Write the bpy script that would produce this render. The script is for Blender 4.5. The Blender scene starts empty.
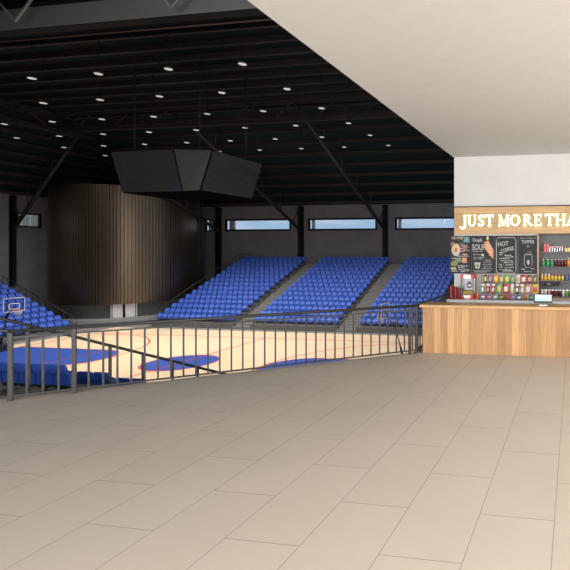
import bpy, bmesh, math, random
from mathutils import Vector, Matrix
random.seed(7)
PI = math.pi
scene = bpy.context.scene
COL = scene.collection

# ------------------------------------------------------------------ camera
cam_data = bpy.data.cameras.new('camera')
cam = bpy.data.objects.new('camera', cam_data)
COL.objects.link(cam)
cam.location = (0, 0, 2.11)
cam.rotation_euler = (PI/2, 0, math.atan(74/470))
cam_data.sensor_width = 36
cam_data.sensor_fit = 'HORIZONTAL'
cam_data.lens = 36*470/570
cam_data.shift_x = (285-500)/570
cam_data.shift_y = (249-285)/570
cam_data.clip_end = 300
scene.camera = cam

# ------------------------------------------------------------------ world
world = bpy.data.worlds.new('sky')
scene.world = world
world.use_nodes = True
nt = world.node_tree
nt.nodes.clear()
wo = nt.nodes.new('ShaderNodeOutputWorld')
bg = nt.nodes.new('ShaderNodeBackground')
bg.inputs['Strength'].default_value = 0.8
tc = nt.nodes.new('ShaderNodeTexCoord')
sp = nt.nodes.new('ShaderNodeSeparateXYZ')
mp = nt.nodes.new('ShaderNodeMapping'); mp.inputs['Scale'].default_value = (3, 3, 14)
nz = nt.nodes.new('ShaderNodeTexNoise'); nz.inputs['Scale'].default_value = 2.2; nz.inputs['Detail'].default_value = 5
cr = nt.nodes.new('ShaderNodeValToRGB')
cr.color_ramp.elements[0].position = 0.45; cr.color_ramp.elements[0].color = (0.50, 0.72, 0.95, 1)
cr.color_ramp.elements[1].position = 0.68; cr.color_ramp.elements[1].color = (0.95, 0.97, 1.0, 1)
gr = nt.nodes.new('ShaderNodeValToRGB')
gr.color_ramp.elements[0].position = 0.49; gr.color_ramp.elements[0].color = (0.52, 0.50, 0.47, 1)
gr.color_ramp.elements[1].position = 0.51; gr.color_ramp.elements[1].color = (1, 1, 1, 1)
mr = nt.nodes.new('ShaderNodeMapRange'); mr.inputs['From Min'].default_value = -1; mr.inputs['From Max'].default_value = 1
mx = nt.nodes.new('ShaderNodeMix'); mx.data_type = 'RGBA'; mx.blend_type = 'MULTIPLY'; mx.inputs[0].default_value = 1
L = nt.links.new
L(tc.outputs['Generated'], mp.inputs[0]); L(mp.outputs[0], nz.inputs['Vector']); L(nz.outputs[0], cr.inputs[0])
L(tc.outputs['Generated'], sp.inputs[0]); L(sp.outputs['Z'], mr.inputs['Value']); L(mr.outputs[0], gr.inputs[0])
L(cr.outputs[0], mx.inputs[6]); L(gr.outputs[0], mx.inputs[7]); L(mx.outputs[2], bg.inputs[0]); L(bg.outputs[0], wo.inputs[0])

def area(name, loc, rot, sx, sy, power, color=(1, 1, 1)):
    l = bpy.data.lights.new(name, 'AREA'); l.shape = 'RECTANGLE'; l.size = sx; l.size_y = sy
    l.energy = power; l.color = color
    o = bpy.data.objects.new(name, l); o.location = loc; o.rotation_euler = rot; COL.objects.link(o)
    return o
# added area lights out of view, filling the foyer like daylight
area('foyer_daylight_fill', (-3, -12.5, 2.4), (PI/2, 0, 0), 24, 4.0, 4300, (1.0, 0.975, 0.95))
area('side_daylight_fill', (6.8, 1.5, 2.3), (PI/2, 0, PI/2), 14, 3.8, 800, (1.0, 0.975, 0.95))
# added overhead light behind the camera, brightening the foyer floor
area('foyer_overhead_fill', (-2.5, -3.0, 4.3), (0, 0, 0), 10, 7, 270, (1.0, 0.97, 0.94))

scene.view_settings.view_transform = 'Standard'
scene.view_settings.look = 'None'
scene.view_settings.exposure = 0.0
scene.view_settings.gamma = 1.0
scene.view_settings.use_curve_mapping = False

# ------------------------------------------------------------------ materials
MATS = {}
def mat(name, color=(.5, .5, .5), rough=.5, metal=0., var=0., scale=8., bump=0., emis=None, estr=0., spec=.5, stretch=(1, 1, 1)):
    if name in MATS: return MATS[name]
    m = bpy.data.materials.new(name); m.use_nodes = True
    n = m.node_tree; b = n.nodes['Principled BSDF']
    b.inputs['Base Color'].default_value = (*color, 1)
    b.inputs['Roughness'].default_value = rough
    b.inputs['Metallic'].default_value = metal
    b.inputs['Specular IOR Level'].default_value = spec
    t = n.nodes.new('ShaderNodeTexCoord'); mpn = n.nodes.new('ShaderNodeMapping'); mpn.inputs['Scale'].default_value = stretch
    z = n.nodes.new('ShaderNodeTexNoise'); z.inputs['Scale'].default_value = scale; z.inputs['Detail'].default_value = 4
    n.links.new(t.outputs['Object'], mpn.inputs[0]); n.links.new(mpn.outputs[0], z.inputs['Vector'])
    v = max(var, .02)
    c = n.nodes.new('ShaderNodeValToRGB')
    c.color_ramp.elements[0].position = .3; c.color_ramp.elements[1].position = .7
    c.color_ramp.elements[0].color = (*[k*(1-v) for k in color], 1)
    c.color_ramp.elements[1].color = (*[min(1, k*(1+v)) for k in color], 1)
    n.links.new(z.outputs[0], c.inputs[0]); n.links.new(c.outputs[0], b.inputs['Base Color'])
    if bump:
        bp = n.nodes.new('ShaderNodeBump'); bp.inputs['Strength'].default_value = bump; bp.inputs['Distance'].default_value = .01
        n.links.new(z.outputs[0], bp.inputs['Height']); n.links.new(bp.outputs[0], b.inputs['Normal'])
    if emis:
        b.inputs['Emission Color'].default_value = (*emis, 1); b.inputs['Emission Strength'].default_value = estr
    MATS[name] = m
    return m

def brick_mat(name, c1, c2, mortar, bw, rh, off, swap, ms, rough, ox=0, oy=0, grain=None, spec=.5):
    m = bpy.data.materials.new(name); m.use_nodes = True
    n = m.node_tree; b = n.nodes['Principled BSDF']; b.inputs['Roughness'].default_value = rough
    b.inputs['Specular IOR Level'].default_value = spec
    t = n.nodes.new('ShaderNodeTexCoord'); s = n.nodes.new('ShaderNodeSeparateXYZ'); cb = n.nodes.new('ShaderNodeCombineXYZ')
    n.links.new(t.outputs['Object'], s.inputs[0])
    a = {'X': s.outputs['X'], 'Y': s.outputs['Y'], 'Z': s.outputs['Z']}
    def add(o, v):
        q = n.nodes.new('ShaderNodeMath'); q.operation = 'ADD'; q.inputs[1].default_value = v; n.links.new(o, q.inputs[0]); return q.outputs[0]
    n.links.new(add(a[swap[0]], ox), cb.inputs[0]); n.links.new(add(a[swap[1]], oy), cb.inputs[1])
    br = n.nodes.new('ShaderNodeTexBrick'); br.offset = off; br.offset_frequency = 2; br.squash = 1
    br.inputs['Color1'].default_value = (*c1, 1); br.inputs['Color2'].default_value = (*c2, 1); br.inputs['Mortar'].default_value = (*mortar, 1)
    br.inputs['Scale'].default_value = 1; br.inputs['Mortar Size'].default_value = ms; br.inputs['Mortar Smooth'].default_value = .1
    br.inputs['Brick Width'].default_value = bw; br.inputs['Row Height'].default_value = rh
    n.links.new(cb.outputs[0], br.inputs['Vector'])
    if grain:
        gm = n.nodes.new('ShaderNodeMapping'); gm.inputs['Scale'].default_value = grain[0]
        z = n.nodes.new('ShaderNodeTexNoise'); z.inputs['Scale'].default_value = grain[1]; z.inputs['Detail'].default_value = 5
        n.links.new(t.outputs['Object'], gm.inputs[0]); n.links.new(gm.outputs[0], z.inputs['Vector'])
        mr = n.nodes.new('ShaderNodeMapRange'); mr.inputs['From Min'].default_value = .3; mr.inputs['From Max'].default_value = .7
        mr.inputs['To Min'].default_value = 1-grain[2]; mr.inputs['To Max'].default_value = 1+grain[2]
        n.links.new(z.outputs[0], mr.inputs['Value'])
        x = n.nodes.new('ShaderNodeVectorMath'); x.operation = 'SCALE'
        n.links.new(br.outputs[0], x.inputs[0]); n.links.new(mr.outputs[0], x.inputs['Scale']); n.links.new(x.outputs[0], b.inputs['Base Color'])
    else:
        n.links.new(br.outputs[0], b.inputs['Base Color'])
    MATS[name] = m
    return m

M_tile = brick_mat('beige_tile', (.555, .49, .42), (.575, .505, .43), (.36, .31, .26), 1.19, .592, .5, 'YX', .0045, .55, ox=-3.67, oy=.15, grain=((1, 1, 1), 1.3, .03), spec=.25)
M_court = brick_mat('court_boards', (.86, .635, .40), (.92, .70, .46), (.78, .56, .35), 1.6, .13, .37, 'XY', .004, .42, grain=((1, 6, 1), 2, .05), spec=.3)
M_oak_v = brick_mat('oak_counter_boards', (.33, .17, .063), (.53, .30, .125), (.18, .09, .035), 3.0, .145, 0, 'ZX', .0015, .5, oy=.06, grain=((14, 14, .9), 2.2, .18))
M_oak_h = brick_mat('oak_sign_boards', (.40, .235, .10), (.49, .30, .135), (.17, .09, .04), 6.0, .33, 0, 'XZ', .003, .5, ox=3.2, oy=-2.49, grain=((.8, 14, 14), 2.2, .16))
M_oak_top = mat('oak_worktop', (.48, .28, .12), .4, var=.15, scale=3, stretch=(1, 12, 12))
M_white = mat('white_plaster', (.58, .572, .56), .9, var=.02, scale=2, spec=.2)
M_ceil = mat('white_ceiling_paint', (.72, .71, .69), .95, var=.01, spec=.1)
M_slab = mat('concrete', (.22, .21, .20), .85, var=.08, scale=1.5)
M_terr = mat('terrace_concrete', (.14, .135, .13), .9, var=.08, scale=1.5)
M_wall = mat('dark_plaster', (.195, .19, .205), .9, var=.12, scale=.7, spec=.25)
M_black = mat('black_steel', (.006, .008, .009), .5, spec=.25)
M_roof = mat('black_roof_deck', (.012, .020, .023), .8, spec=.1)
M_purlin = mat('brown_black_steel', (.040, .033, .032), .6, var=.2, spec=.3)
M_truss = mat('dark_truss_steel', (.036, .032, .031), .55, spec=.3)
M_girder = mat('grey_steel', (.34, .34, .34), .5, var=.05, scale=2)
M_rail = mat('rail_steel', (.030, .030, .029), .42, metal=.2, var=.05)
M_hand = mat('dark_handrail', (.03, .031, .033), .4, metal=.4)
M_blue = mat('blue_plastic', (.055, .135, .60), .42, var=.06, scale=20)
M_court_blue = mat('court_blue_paint', (.030, .085, .42), .4, var=.04)
M_court_red = mat('court_red_paint', (.72, .05, .05), .5)
M_court_white = mat('court_white_paint', (.85, .80, .66), .5)
M_chalk = mat('chalkboard', (.028, .029, .031), .8, var=.25, scale=9)
M_dark = mat('dark_panel', (.12, .125, .13), .6, var=.06)
M_chalkline = mat('chalk_white', (.45, .45, .44), .9, var=.2, scale=60)
M_red = mat('red_plastic', (.55, .02, .025), .35, var=.1)
M_cup = mat('dark_red_plastic', (.22, .012, .015), .3)
M_stone = mat('white_stone', (.66, .67, .70), .3, var=.03)
M_chrome = mat('chrome', (.7, .7, .72), .2, metal=1)
M_wp = mat('white_plastic', (.8, .8, .8), .35)
M_bronze = mat('bronze_slat', (.165, .124, .088), .34, metal=.9, var=.02, scale=1)
M_grey = mat('mid_grey_panel', (.19, .19, .185), .7, var=.06)
M_net = mat('white_net', (.6, .6, .6), .9)
M_orange = mat('orange_rim', (.8, .18, .03), .4)
M_cream = mat('beige_cladding', (.62, .52, .40), .7, var=.1)
M_screen = mat('black_glass_screen', (.038, .037, .037), .2, spec=.6)
_b = M_screen.node_tree.nodes['Principled BSDF']; _b.inputs['Coat Weight'].default_value = 1; _b.inputs['Coat IOR'].default_value = 2.1; _b.inputs['Coat Roughness'].default_value = .04
M_screen2 = mat('scoreboard_panel', (.055, .053, .052), .4)
M_light = mat('lamp_lens', (.6, .6, .6), .5, emis=(1, .97, .9), estr=.38)
M_neon = mat('neon_letter', (.9, 1, .85), .5, emis=(.93, 1, .88), estr=1.15)
M_halo = mat('green_halo_glow', (.5, .8, .4), .5, emis=(.50, .92, .34), estr=.95)  # glowing green rim imitates the halo of light around the letters
M_popc = mat('popcorn_yellow', (.75, .55, .12), .9, var=.3, scale=40)
def flat(name, c, rough=.5): return mat(name, c, rough, var=.06, scale=25)

def glass(name, tint=(.9, .95, 1), mixf=.12, rough=.03):
    m = bpy.data.materials.new(name); m.use_nodes = True; n = m.node_tree; n.nodes.clear()
    o = n.nodes.new('ShaderNodeOutputMaterial'); t = n.nodes.new('ShaderNodeBsdfTransparent'); g = n.nodes.new('ShaderNodeBsdfGlossy')
    g.inputs['Roughness'].default_value = rough; t.inputs[0].default_value = (*tint, 1)
    k = n.nodes.new('ShaderNodeMixShader'); k.inputs[0].default_value = mixf
    n.links.new(t.outputs[0], k.inputs[1]); n.links.new(g.outputs[0], k.inputs[2]); n.links.new(k.outputs[0], o.inputs[0])
    return m
M_glass = glass('window_glass', (.93, .96, 1), .05)
M_glass2 = glass('clear_panel', (.86, .88, .92), .05)

# ------------------------------------------------------------------ mesh helpers
class MB:
    def __init__(s): s.b = bmesh.new(); s.mi = 0
    def _fin(s, fs):
        for f_ in fs: f_.material_index = s.mi
    def box(s, x0, x1, y0, y1, z0, z1, bev=0):
        vs = [s.b.verts.new(p) for p in ((x0, y0, z0), (x1, y0, z0), (x1, y1, z0), (x0, y1, z0), (x0, y0, z1), (x1, y0, z1), (x1, y1, z1), (x0, y1, z1))]
        fs = [s.b.faces.new([vs[i] for i in q]) for q in ((3, 2, 1, 0), (4, 5, 6, 7), (0, 1, 5, 4), (1, 2, 6, 5), (2, 3, 7, 6), (3, 0, 4, 7))]
        s._fin(fs)
        if bev:
            es = list({e for f_ in fs for e in f_.edges})
            r = bmesh.ops.bevel(s.b, geom=es, offset=bev, segments=2, affect='EDGES', profile=.5)
            s._fin(r['faces'])
        return s
    def prism(s, pts, z0, z1, axis='Z'):
        def P(a, b, c): return {'Z': (a, b, c), 'Y': (a, c, b), 'X': (c, a, b)}[axis]
        lo = [s.b.verts.new(P(a, b, z0)) for a, b in pts]; hi = [s.b.verts.new(P(a, b, z1)) for a, b in pts]
        n = len(pts); fs = [s.b.faces.new(lo[::-1]), s.b.faces.new(hi)]
        for i in range(n): fs.append(s.b.faces.new([lo[i], lo[(i+1) % n], hi[(i+1) % n], hi[i]]))
        s._fin(fs); return s
    def beam(s, p, q, w, h, up=(0, 0, 1)):
        p = Vector(p); q = Vector(q); d = (q-p).normalized(); u = Vector(up)
        if abs(d.dot(u)) > .98: u = Vector((1, 0, 0))
        r = d.cross(u).normalized(); u = r.cross(d).normalized()
        c = [(-w/2, -h/2), (w/2, -h/2), (w/2, h/2), (-w/2, h/2)]
        a = [s.b.verts.new(p+r*i+u*j) for i, j in c]; e = [s.b.verts.new(q+r*i+u*j) for i, j in c]
        fs = [s.b.faces.new(a[::-1]), s.b.faces.new(e)]
        for i in range(4): fs.append(s.b.faces.new([a[i], a[(i+1) % 4], e[(i+1) % 4], e[i]]))
        s._fin(fs); return s
    def tube(s, pts, r, n=8, closed=False):
        pts = [Vector(p) for p in pts]; rings = []
        N = len(pts)
        rs = r if isinstance(r, (list, tuple)) else [r]*N
        for i, p in enumerate(pts):
            if closed: d = (pts[(i+1) % N]-pts[i-1]).normalized()
            else: d = ((pts[min(i+1, N-1)]-pts[max(i-1, 0)])).normalized()
            u = Vector((0, 0, 1)) if abs(d.z) < .95 else Vector((1, 0, 0))
            a = d.cross(u).normalized(); b = a.cross(d).normalized()
            rings.append([s.b.verts.new(p+(a*math.cos(2*PI*k/n)+b*math.sin(2*PI*k/n))*rs[i]) for k in range(n)])
        fs = []
        for i in range(N if closed else N-1):
            A, B = rings[i], rings[(i+1) % N]
            for k in range(n): fs.append(s.b.faces.new([A[k], A[(k+1) % n], B[(k+1) % n], B[k]]))
        if not closed: fs += [s.b.faces.new(rings[0][::-1]), s.b.faces.new(rings[-1])]
        s._fin(fs)
        for f_ in fs: f_.smooth = True
        return s
    def lathe(s, prof, c=(0, 0, 0), n=16):
        cx, cy, cz = c; rings = []
        for r, z in prof: rings.append([s.b.verts.new((cx+r*math.cos(2*PI*k/n), cy+r*math.sin(2*PI*k/n), cz+z)) for k in range(n)])
        fs = []
        for A, B in zip(rings, rings[1:]):
            for k in range(n):
                f_ = s.b.faces.new([A[k], A[(k+1) % n], B[(k+1) % n], B[k]]); f_.smooth = True; fs.append(f_)
        fs += [s.b.faces.new(rings[0][::-1]), s.b.faces.new(rings[-1])]
        s._fin(fs); return s
    def grid(s, P):
        vs = [[s.b.verts.new(p) for p in row] for row in P]; fs = []
        for i in range(len(P)-1):
            for j in range(len(P[0])-1): fs.append(s.b.faces.new([vs[i][j], vs[i][j+1], vs[i+1][j+1], vs[i+1][j]]))
        s._fin(fs)
        for f_ in fs: f_.smooth = True
        return s
    def done(s, name, m, parent=None, loc=(0, 0, 0), rot=0):
        bmesh.ops.recalc_face_normals(s.b, faces=s.b.faces[:])
        me = bpy.data.meshes.new(name); s.b.to_mesh(me); s.b.free()
        for x in (m if isinstance(m, (list, tuple)) else [m]): me.materials.append(x)
        o = bpy.data.objects.new(name, me); COL.objects.link(o)
        o.location = loc; o.rotation_euler = (0, 0, rot)
        if parent: o.parent = parent
        return o

def tag(o, label=None, cat=None, group=None, kind=None):
    if label: o['label'] = label
    if cat: o['category'] = cat
    if group: o['group'] = group
    if kind: o['kind'] = kind
    return o
def thing(name, label, cat, loc=(0, 0, 0), rz=0, group=None, kind=None):
    o = bpy.data.objects.new(name, None); o.empty_display_size = .1; COL.objects.link(o)
    o.location = loc; o.rotation_euler = (0, 0, rz)
    return tag(o, label, cat, group, kind)
def struct(o, label, cat): return tag(o, label, cat, kind='structure')
def copy_tree(o, parent=None):
    c = o.copy(); COL.objects.link(c)
    if parent: c.parent = parent
    for ch in o.children: copy_tree(ch, c)
    return c
ORD = ['first', 'second', 'third', 'fourth', 'fifth', 'sixth', 'seventh', 'eighth', 'ninth', 'tenth', 'eleventh', 'twelfth', 'thirteenth', 'fourteenth', 'fifteenth', 'sixteenth']

# ================================================================== FOYER SHELL
DIR = Vector((4.64, 3.78, 0)).normalized(); NRM = Vector((-DIR.y, DIR.x, 0)); P0 = Vector((-7.73, 5.39, 0))
def rl(s, off=0, z=0): v = P0+DIR*s+NRM*off; return (v.x, v.y, z)
e0 = rl(0, .1); e1 = rl(6.05, .1)
fl = MB().prism([(-12, 5.55), (e0[0]-.05, 5.55), (-3.25, e1[1]-.1), (-3.25, 9.40), (-3.25, 12.2), (7, 12.2), (7, -13), (-12, -13)], -.35, 0).done('floor', M_tile)
struct(fl, 'beige stone tile floor of the foyer in long staggered tiles', 'floor')
c_ = MB().prism([(-3.05, -13), (7, -13), (7, 12.0), (-3.05, 12.0)], 4.46, 4.9).done('ceiling', M_ceil)
struct(c_, 'smooth white ceiling over the foyer', 'ceiling')
w = MB(); w.box(-3.03, 7, 11.7, 12.0, 3.185, 4.459); w.box(-3.03, -.88, 11.7, 12.0, .001, 3.185)
w.box(-.88, 7, 12.2, 12.3, .001, 3.185)
struct(w.done('wall_back', M_white), 'white wall behind the snack counter', 'wall')
struct(MB().box(6.9, 7.0, -13, 11.69, .001, 4.459).done('wall_right', M_white), 'white side wall of the foyer', 'wall')
t_ = MB().box(-3.03, 7, 11.57, 11.699, 3.165, 3.185).done('trim_1', M_black)  # black strip stands in for the shade in the gap over the panel
struct(t_, 'thin black strip standing for the shadow gap above the wooden sign band', 'trim')

# ================================================================== ARENA SHELL
GZ = -4.39; XW = -47.2; YN = 46.0; CX, CY = -22.15, 23.64
fl2 = MB().box(XW, 10, -7, YN, GZ-.3, GZ).done('floor.001', M_slab)
struct(fl2, 'grey concrete floor around the basketball court', 'floor')
def wall_with_holes(axis, pos, th, a0, a1, z0, z1, holes):
    m = MB(); cur = a0
    def bx(p, q, r, s_):
        if q-p < 1e-4 or s_-r < 1e-4: return
        if axis == 'Y': m.box(p, q, pos, pos+th, r, s_)
        else: m.box(pos-th, pos, p, q, r, s_)
    for h0, h1, hz0, hz1 in holes:
        bx(cur, h0, z0, z1); bx(h0, h1, z0, hz0); bx(h0, h1, hz1, z1); cur = h1
    bx(cur, a1, z0, z1); return m
NW = [(-40.1, -38.95), (-37.62, -29.78), (-27.82, -20.11), (-18.16, -10.4), (-8.5, -.9)]
struct(wall_with_holes('Y', YN, .4, XW-.4, 10, GZ, 6.75, [(a, b, 4.05, 5.36) for a, b in NW]).done('wall_north', M_wall), 'dark grey plaster wall behind the far seating blocks', 'wall')
WW = [(22.6, 31.65), (33.35, 35.25)]
struct(wall_with_holes('X', XW, .4, -7, YN, GZ, 6.75, [(a, b, 4.0, 5.25) for a, b in WW]).done('wall_west', M_wall), 'dark grey plaster wall behind the left seating block', 'wall')
wn = 0
for a, b in NW:
    wn += 1
    r = thing('window_%d' % wn, 'long low black framed window in the far dark wall', 'window', ((a+b)/2, YN+.1, 4.05), kind='structure')
    h = (b-a)/2
    m = MB(); fw = .19 if h > 1 else .12
    m.box(-h, h, -.12, .05, 0, fw); m.box(-h, h, -.12, .05, 1.31-fw, 1.31); m.box(-h, -h+fw, -.12, .05, fw, 1.31-fw); m.box(h-fw, h, -.12, .05, fw, 1.31-fw)
    m.done('window_frame', M_black, r)
    MB().box(-h+fw, h-fw, -.02, .0, fw, 1.31-fw).done('pane', M_glass, r)
    m = MB()
    for k in range(6 if h < 1 else 4 if wn == 2 else 2): m.box(-h+fw+.02+k*.17, -h+fw+.12+k*.17, .3, .5, 0, 1.3)
    m.done('cladding_fin', M_cream, r)
for a, b in WW:
    wn += 1
    r = thing('window_%d' % wn, 'black framed window in the left dark wall with beige cladding outside', 'window', (XW-.1, (a+b)/2, 4.0), kind='structure')
    h = (b-a)/2; m = MB(); fw = .13
    m.box(-.05, .12, -h, h, 0, fw); m.box(-.05, .12, -h, h, 1.25-fw, 1.25); m.box(-.05, .12, -h, -h+fw, fw, 1.25-fw); m.box(-.05, .12, h-fw, h, fw, 1.25-fw)
    m.done('window_frame', M_black, r)
    MB().box(-.0, .02, -h+fw, h-fw, fw, 1.25-fw).done('pane', M_glass, r)
    m = MB(); k = -h-2
    while k < h+6: m.box(-7.6, -7.5, k, k+.62, -3, 6); k += .72
    m.done('cladding_fin', M_cream, r)

YSW = 1.3
SW = [(-36.3, -29.0), (-27.1, -19.8)]
struct(wall_with_holes('Y', YSW-.4, .4, XW, -12.5, GZ, 13.0, [(a, b, 4.05, 5.36) for a, b in SW]).done('wall_south', M_wall), 'dark grey plaster wall on the near side of the arena', 'wall')
for a, b in SW:
    wn += 1
    r = thing('window_%d' % wn, 'long low black framed window in the near side wall', 'window', ((a+b)/2, YSW-.2, 4.05), kind='structure')
    h = (b-a)/2; m = MB(); fw = .12
    m.box(-h, h, -.05, .1, 0, fw); m.box(-h, h, -.05, .1, 1.31-fw, 1.31); m.box(-h, -h+fw, -.05, .1, fw, 1.31-fw); m.box(h-fw, h, -.05, .1, fw, 1.31-fw)
    m.done('window_frame', M_black, r)
    MB().box(-h+fw, h-fw, -.02, .0, fw, 1.31-fw).done('pane', M_glass, r)
# roof: flat middle, hipped down to the walls, purlins under it
ZR = 13.1; YR = 33.3; XR = -40.5; ZW = 6.70
m = MB()
def quad(m, *ps):
    n = Vector((0, 0, .25)); lo = [m.b.verts.new(p) for p in ps]; hi = [m.b.verts.new(Vector(p)+n) for p in ps]
    k = len(ps); m.b.faces.new(lo); m.b.faces.new(hi[::-1])
    for i in range(k): m.b.faces.new([lo[i], lo[(i+1) % k], hi[(i+1) % k], hi[i]])
quad(m, (XR, -7, ZR), (10, -7, ZR), (10, YR, ZR), (XR, YR, ZR))
quad(m, (XR, YR, ZR), (10, YR, ZR), (10, YN+.4, ZW), (XW-.4, YN+.4, ZW))
quad(m, (XR, -7, ZR), (XR, YR, ZR), (XW-.4, YN+.4, ZW), (XW-.4, -7, ZW))
roof = m.done('ceiling.001', M_roof)
struct(roof, 'black roof deck over the arena', 'ceiling')
y = 13.0
while y < YR-.4:
    q = MB().box(XR+.1, -3.2, -.06, .06, 0, .32); q.box(XR+.1, -3.2, -.10, .10, -.03, 0); q.done('purlin', M_purlin, roof, (0, y, ZR-.33)); y += 1.5
for k in range(9):
    f_ = (k+.5)/9; yy = YR+(YN-YR)*f_; zz = ZR+(ZW-ZR)*f_; xx = XR+(XW-XR)*f_
    q = MB().box(xx+.3, -6, -.05, .05, 0, .22); q.box(xx+.3, -6, -.09, .09, -.03, 0); q.done('purlin', M_purlin, roof, (0, yy, zz-.24))
for k in range(9):
    f_ = (k+.5)/9; yy = YR+(YN-YR)*f_; zz = ZR+(ZW-ZR)*f_; xx = XR+(XW-XR)*f_
    q = MB().box(-.05, .05, 8, yy-.3, 0, .22); q.box(-.13, .13, 8, yy-.3, -.03, 0); q.done('purlin', M_purlin, roof, (xx, 0, zz-.3))

# columns on the walls
cols = [(-38.25, YN-.22, 'black steel column on the far wall beside the curved slatted drum'),
        (-28.51, YN-.22, 'black steel column on the far wall between the left and middle seating blocks'),
        (-19.13, YN-.22, 'black steel column on the far wall between the middle and right seating blocks')]
ZC = .6
for x, y, lb in cols:
    ZC = GZ+.001 if x < -35 else .645; hc = 6.64-ZC
    m = MB(); m.box(-.22, .22, .18, .21, 0, hc); m.box(-.22, .22, -.21, -.18, 0, hc); m.box(-.03, .03, -.18, .18, 0, hc); m.box(-.3, .3, -.215, .215, 0, .05)
    tag(m.done('steel_column', M_black, None, (x, y, ZC)), lb, 'column', 'steel columns on the arena walls')
m = MB(); m.box(.11, .14, -.16, .16, 0, 7.68); m.box(-.21, -.18, -.16, .16, 0, 7.68); m.box(-.18, .11, -.03, .03, 0, 7.68)
tag(m.done('steel_column', M_black, None, (XW+.22, 32.95, -1.03)), 'black steel column on the left wall behind the left seating block', 'column', 'steel columns on the arena walls')

# ring trusses
def truss(name, label, p, q, top, bot, n, r=.11, group='roof trusses'):
    p = Vector(p); q = Vector(q); t = thing(name, label, 'truss', (p.x, p.y, bot), group=group)
    o = Vector((p.x, p.y, bot)); P = lambda f_, z: (p+(q-p)*f_).to_3d()*1-o+Vector((0, 0, z)) if False else Vector((p.x+(q.x-p.x)*f_-o.x, p.y+(q.y-p.y)*f_-o.y, z-bot))
    MB().beam(P(0, top), P(1, top), .22, .22).done('top_chord', M_truss, t)
    MB().beam(P(0, bot), P(1, bot), .26, .26).done('bottom_chord', M_truss, t)
    for k in range(n):
        a = P(k/n, bot if k % 2 else top); b = P((k+1)/n, top if k % 2 else bot)
        MB().tube([a, b], r*.6, 6).done('web_member', M_truss, t)
    return t
truss('roof_truss', 'long dark lattice truss under the roof parallel to the far wall', (XR, 31.3, 0), (-3.3, 31.3, 0), 12.75, 11.45, 22)
truss('roof_truss', 'dark lattice truss at upper left running away towards the corner', (XR, 10, 0), (XR, 32.9, 0), 12.75, 11.4, 12)
tv_ = thing('roof_truss', 'pale steel V-shaped braces in front of the grey roof girder', 'truss', (-20, 16.2, 11.6), group='roof trusses')
MB().beam((-20.3, 0, 1.35), (16.6, 0, 1.35), .2, .2).done('top_chord', M_truss, tv_)
for tx in (-37.6, -30.3, -23.0, -15.6, -8.3):
    MB().tube([(tx+20, 0, 0), (tx+20-1.3, 0, 1.35)], .04, 8).done('web_member', M_girder, tv_)
    MB().tube([(tx+20, 0, 0), (tx+20+1.3, 0, 1.35)], .055, 8).done('web_member', M_girder, tv_)
# grey box girder
g = thing('roof_girder', 'wide grey steel box girder across the top of the arena', 'girder', (-20, 17, 11.72))
MB().box(-20.5, 16.7, 0, .5, 0, .90, .02).done('web_plate', M_girder, g)
MB().box(-20.5, 16.7, .02, .48, -.04, 0).done('bottom_flange', M_black, g)
MB().tube([(-20.5, .9, -.02), (16.7, .9, -.02)], .035, 8).done('conduit', mat('brown_conduit', (.10, .055, .045), .5), g)

# sloping braces from the wall columns
def brace(label, foot, head, side):
    t = thing('roof_brace', label, 'brace', foot, group='sloping braces from the wall columns')
    f_ = Vector(foot); h = Vector(head)-f_
    MB().tube([(0, 0, 0), h], .15, 8).done('strut', M_truss, t)
    for k in (.22, .42, .62, .82):
        p = h*k
        top = ZW+(ZR-ZW)*min(1, ((YN-(f_.y+p.y))/(YN-YR) if side == 'N' else ((f_.x+p.x-XW)/(XR-XW))))-f_.z-.25
        MB().tube([p, (p.x, p.y, max(top, p.z+.1))], .05, 6).done('hanger', M_truss, t)
    MB().tube([h*.08, (h.x*.0, h.y*.0, 2.2)], .06, 6).done('tie', M_truss, t)
brace('sloping steel brace on the column left of the right seating block', (-19.13, 45.45, 4.2), (-19.13, 31.3, 11.45), 'N')
brace('sloping steel brace on the column between left and middle blocks', (-28.51, 45.45, 4.2), (-28.51, 31.3, 11.45), 'N')
brace('sloping steel brace crossing in front of the slatted drum', (-37.9, 45.45, 4.0), (-34.5, 31.5, 8.6), 'N')
brace('sloping steel brace on the left wall column', (-46.75, 32.88, 3.9), (-40.5, 32.88, 11.4), 'W')

# roof downlights
rows = [18.13, 21.3, 24.5, 27.7, 30.85, 34.1]
rown = ['nearest', 'second', 'third', 'fourth', 'fifth', 'farthest']
first = None
for ri, yy in enumerate(rows):
    xs = [-17.6+3.6*k for k in (-6, -5, -4, -3, -2, -1, 0, 1)]
    xs = [x for x in xs if x > -1.50*yy and x > XR+.6 and x < -.32*yy-2.0]
    for ci, x in enumerate(sorted(xs, reverse=True)):
        if first is None:
            o = thing('roof_downlight', 'x', 'ceiling light', (x, yy, 10.03), group='small round lamps hanging under the arena roof')
            MB().lathe([(.10, .12), (.17, .08), (.19, 0), (.17, -.01)], n=14).done('housing', M_purlin, o)
            MB().lathe([(.165, -.012), (.16, -.03)], n=14).done('lens', M_light, o)
            MB().tube([(0, 0, .12), (0, 0, 2.9)], .012, 5).done('rod', M_black, o)
            ld = bpy.data.lights.new('lamp_light', 'SPOT'); ld.energy = 780; ld.spot_size = 2.3; ld.spot_blend = .8; ld.shadow_soft_size = .15; ld.color = (1, .97, .92)
            lo = bpy.data.objects.new('lamp_light', ld); COL.objects.link(lo); lo.parent = o; lo.location = (0, 0, -.06)
            first = o
        else:
            o = copy_tree(first)
        o.location = (x, yy, 10.03)
        o['label'] = 'small round white lamp under the black roof, %s from the right in the %s row' % (ORD[ci], rown[ri])

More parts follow.
